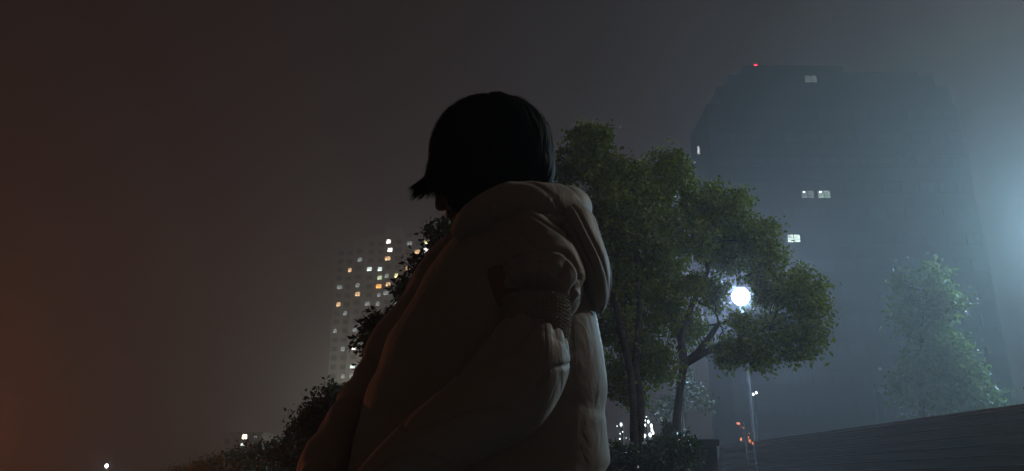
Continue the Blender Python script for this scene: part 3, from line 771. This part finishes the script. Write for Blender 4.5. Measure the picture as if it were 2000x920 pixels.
    def d_hood(u_, th, p):
        r = .010*mnoise.noise((p.x*7+3, p.y*7, p.z*6))
        g = math.sin(th*5 + u_*3.0 + mnoise.noise((p.x*5, p.y*5, p.z*3))*2)
        r += -.008*(1-abs(g))**3*math.sin(math.pi*min(1, u_*1.15))
        r += -.010*math.exp(-((th-math.pi*1.62-.5*(u_-.5))/.10)**2)*math.sin(math.pi*u_)
        return r
    hd = []; he = []
    for (x, y, w_, d_) in ((1098,430,50,.09),(1108,455,54,.115),(1122,490,50,.125),(1138,530,48,.12),(1152,562,37,.10),(1163,590,22,.07),(1168,610,8,.035)):
        hd.append(P(x, y, 1.37)); he.append((w_*mpx(x, y, 1.37), d_))
    swept('hood', M['coat'], hd, he, 110, 150, d_hood, t, off)
    # rolled piping along the hood edge, from the collar to the tip
    for dx, Y_, r_ in ((4, 1.345, .0042),):
        e = [P(1150+dx,447,Y_), P(1170+dx,478,Y_), P(1182+dx,512,Y_), P(1187+dx,548,Y_-.01), P(1182+dx,580,Y_-.01), P(1168+dx,612,Y_-.01)]
        cs = [Vector(cr_interp([np.array(q) for q in e], i/24)) for i in range(25)]
        MB().tube([c - off for c in cs], [r_*(.6+.4*math.sin(math.pi*i/24)) for i in range(25)], 8).build('hood_piping', M['coat'], t)
    e = [P(1062,452,1.155), P(1092,492,1.15), P(1120,535,1.165), P(1148,582,1.19), P(1164,610,1.26)]
    # --- hair
    hcen = P(960, 296, 1.38); 
    ax = Vector((.118,.105,.112))
    mb = MB(); mb.ell(hcen + Vector((.003,0,-.004)), (.108,.098,.102), None, 32, 20)
    mb.ell(P(985,345,1.38), (.086,.088,.075)); mb.ell(P(903,318,1.37), (.058,.072,.060)); mb.ell(P(1040,330,1.38),(.045,.07,.06))
    hr = remeshed('hair', mb, M['hairm'], t, off, .006, 6, lambda p: .0025*mnoise.noise((math.atan2(p.y-hcen.y, p.x-hcen.x)*14, p.z*6, 1)))
    rs = random.Random(5)
    def strand(mbx, pts, w0):
        n_ = len(pts); vs = []; 
        for i, p in enumerate(pts):
            d = (pts[min(i+1,n_-1)]-pts[max(i-1,0)]).normalized(); o_ = (p - hcen); o_.normalize()
            sd = d.cross(o_); sd.normalize(); w_ = w0*(1-(i/(n_-1))**3*.9)
            vs += [p - sd*w_ - off, p + sd*w_ - off]
        mbx.add(vs, [(2*i, 2*i+1, 2*i+3, 2*i+2) for i in range(n_-1)], True)
    mbx = MB()
    fa = math.atan2(f.y, f.x)
    for k in range(3600):
        az = rs.uniform(-math.pi, math.pi); lift = rs.uniform(.985, 1.03) + (rs.uniform(.01,.05) if rs.random() < .09 else 0) + .045*mnoise.noise((az*2.6, 3, 1)) + .02*mnoise.noise((az*9, 1, 5))
        a0 = az
        endth = rs.uniform(95, 112)
        pts_ = []
        sw = rs.uniform(-.25, .25)
        t0_ = rs.uniform(4, 60)
        for i in range(9):
            th = R(t0_ + (endth-t0_)*i/8); a_ = az + sw*(i/8)**2
            pts_.append(hcen + Vector((ax.x*math.sin(th)*math.cos(a_), ax.y*math.sin(th)*math.sin(a_), ax.z*math.cos(th)))*lift)
        df = abs((az + sw - fa + math.pi) % (2*math.pi) - math.pi)
        L = .03 + rs.uniform(0, .03)
        front = df < .75
        if front: L = rs.uniform(.008, .045)
        out_ = (pts_[-1]-hcen); out_.z = 0; out_.normalize()
        dv = Vector((0,0,-1)) + out_*(.10 if front else -.28) + Vector((rs.uniform(-.12,.12), rs.uniform(-.12,.12), 0))
        p_ = pts_[-1]
        for i in range(4):
            p_ = p_ + dv.normalized()*L/4; dv += out_*(.16 if front else -.05); pts_.append(p_)
        strand(mbx, pts_, rs.uniform(.0009, .0022))
    # short layers that end part-way down and lift a little off the head
    for k in range(900):
        az = rs.uniform(-math.pi, math.pi); t1 = rs.uniform(35, 85); pts_ = []
        k0 = 1.0 + .03*mnoise.noise((az*5, t1*.03, 9)); cu = rs.uniform(.01, .07)
        for i in range(8):
            th = R(t1 + (18 + 16*rs.random()*0)*i/7); a_ = az + .25*(i/7)**2*math.sin(az*3+t1)
            q = k0 + cu*(i/7)**2
            pts_.append(hcen + Vector((ax.x*math.sin(th)*math.cos(a_), ax.y*math.sin(th)*math.sin(a_), ax.z*math.cos(th)))*q)
        strand(mbx, pts_, rs.uniform(.0006, .0014))
    # the flick of fringe that sticks out past the face
    for k in range(620):
        a = P(858+rs.uniform(-14,12), 285+rs.uniform(-30,20), 1.36+rs.uniform(-.04,.05)); 
        e_ = rs.random()
        b = P(836+rs.uniform(-6,16), 344+rs.uniform(-6,8), 1.36+rs.uniform(-.04,.04))
        c = P(799 + 60*e_**1.1 + rs.uniform(-7,7), 380 + rs.uniform(-14,14) - 3*e_, 1.36+rs.uniform(-.04,.04))
        cs = [Vector(cr_interp([np.array(a), np.array(b), np.array((b+c)/2 + Vector((.003,0,.002))), np.array(c)], i/8)) for i in range(9)]
        strand(mbx, cs, rs.uniform(.0008, .0018))
    # locks beside the cheek, hanging forward of the ear
    for k in range(1300):
        x0_ = rs.uniform(850, 950); yy = rs.uniform(250, 300); Yq = 1.275 + .03*abs(x0_-900)/60 + rs.uniform(-.01,.012)
        if rs.random() < .4: Yq = 1.45 + rs.uniform(-.03,.03)
        a = P(x0_, yy, Yq+.01); b = P(x0_+rs.uniform(-4,4), 345+rs.uniform(-8,8), Yq); tip = 376 + 34*min(1, max(0,(x0_-858)/30)) + rs.uniform(-16,14)
        c = P(x0_ + rs.uniform(-7,8), tip, Yq + rs.uniform(-.01,.01))
        cs = [Vector(cr_interp([np.array(a), np.array(b), np.array((b+c)/2), np.array(c)], i/8)) for i in range(9)]
        strand(mbx, cs, rs.uniform(.0008, .002))
    mbx.build('hair_strands', M['hairm'], t)['kind'] = 'stuff'
person()


# ------------------------------------------------------------------ night haze
hz_ = MB().box(-500,-80,-1.0,500,600,94).mesh('haze'); ho = bpy.data.objects.new('haze', hz_); COL.objects.link(ho); ho['kind'] = 'stuff'
hm = bpy.data.materials.new('haze'); hm.use_nodes = True; t = hm.node_tree; t.nodes.clear()
out = t.nodes.new('ShaderNodeOutputMaterial'); pv = t.nodes.new('ShaderNodeVolumePrincipled')
pv.inputs['Color'].default_value = (.88,.88,.88,1); pv.inputs['Density'].default_value = HAZE; pv.inputs['Anisotropy'].default_value = .66
t.links.new(pv.outputs[0], out.inputs['Volume']); hz_.materials.append(hm)
try: hm.cycles.homogeneous_volume = True
except Exception: pass
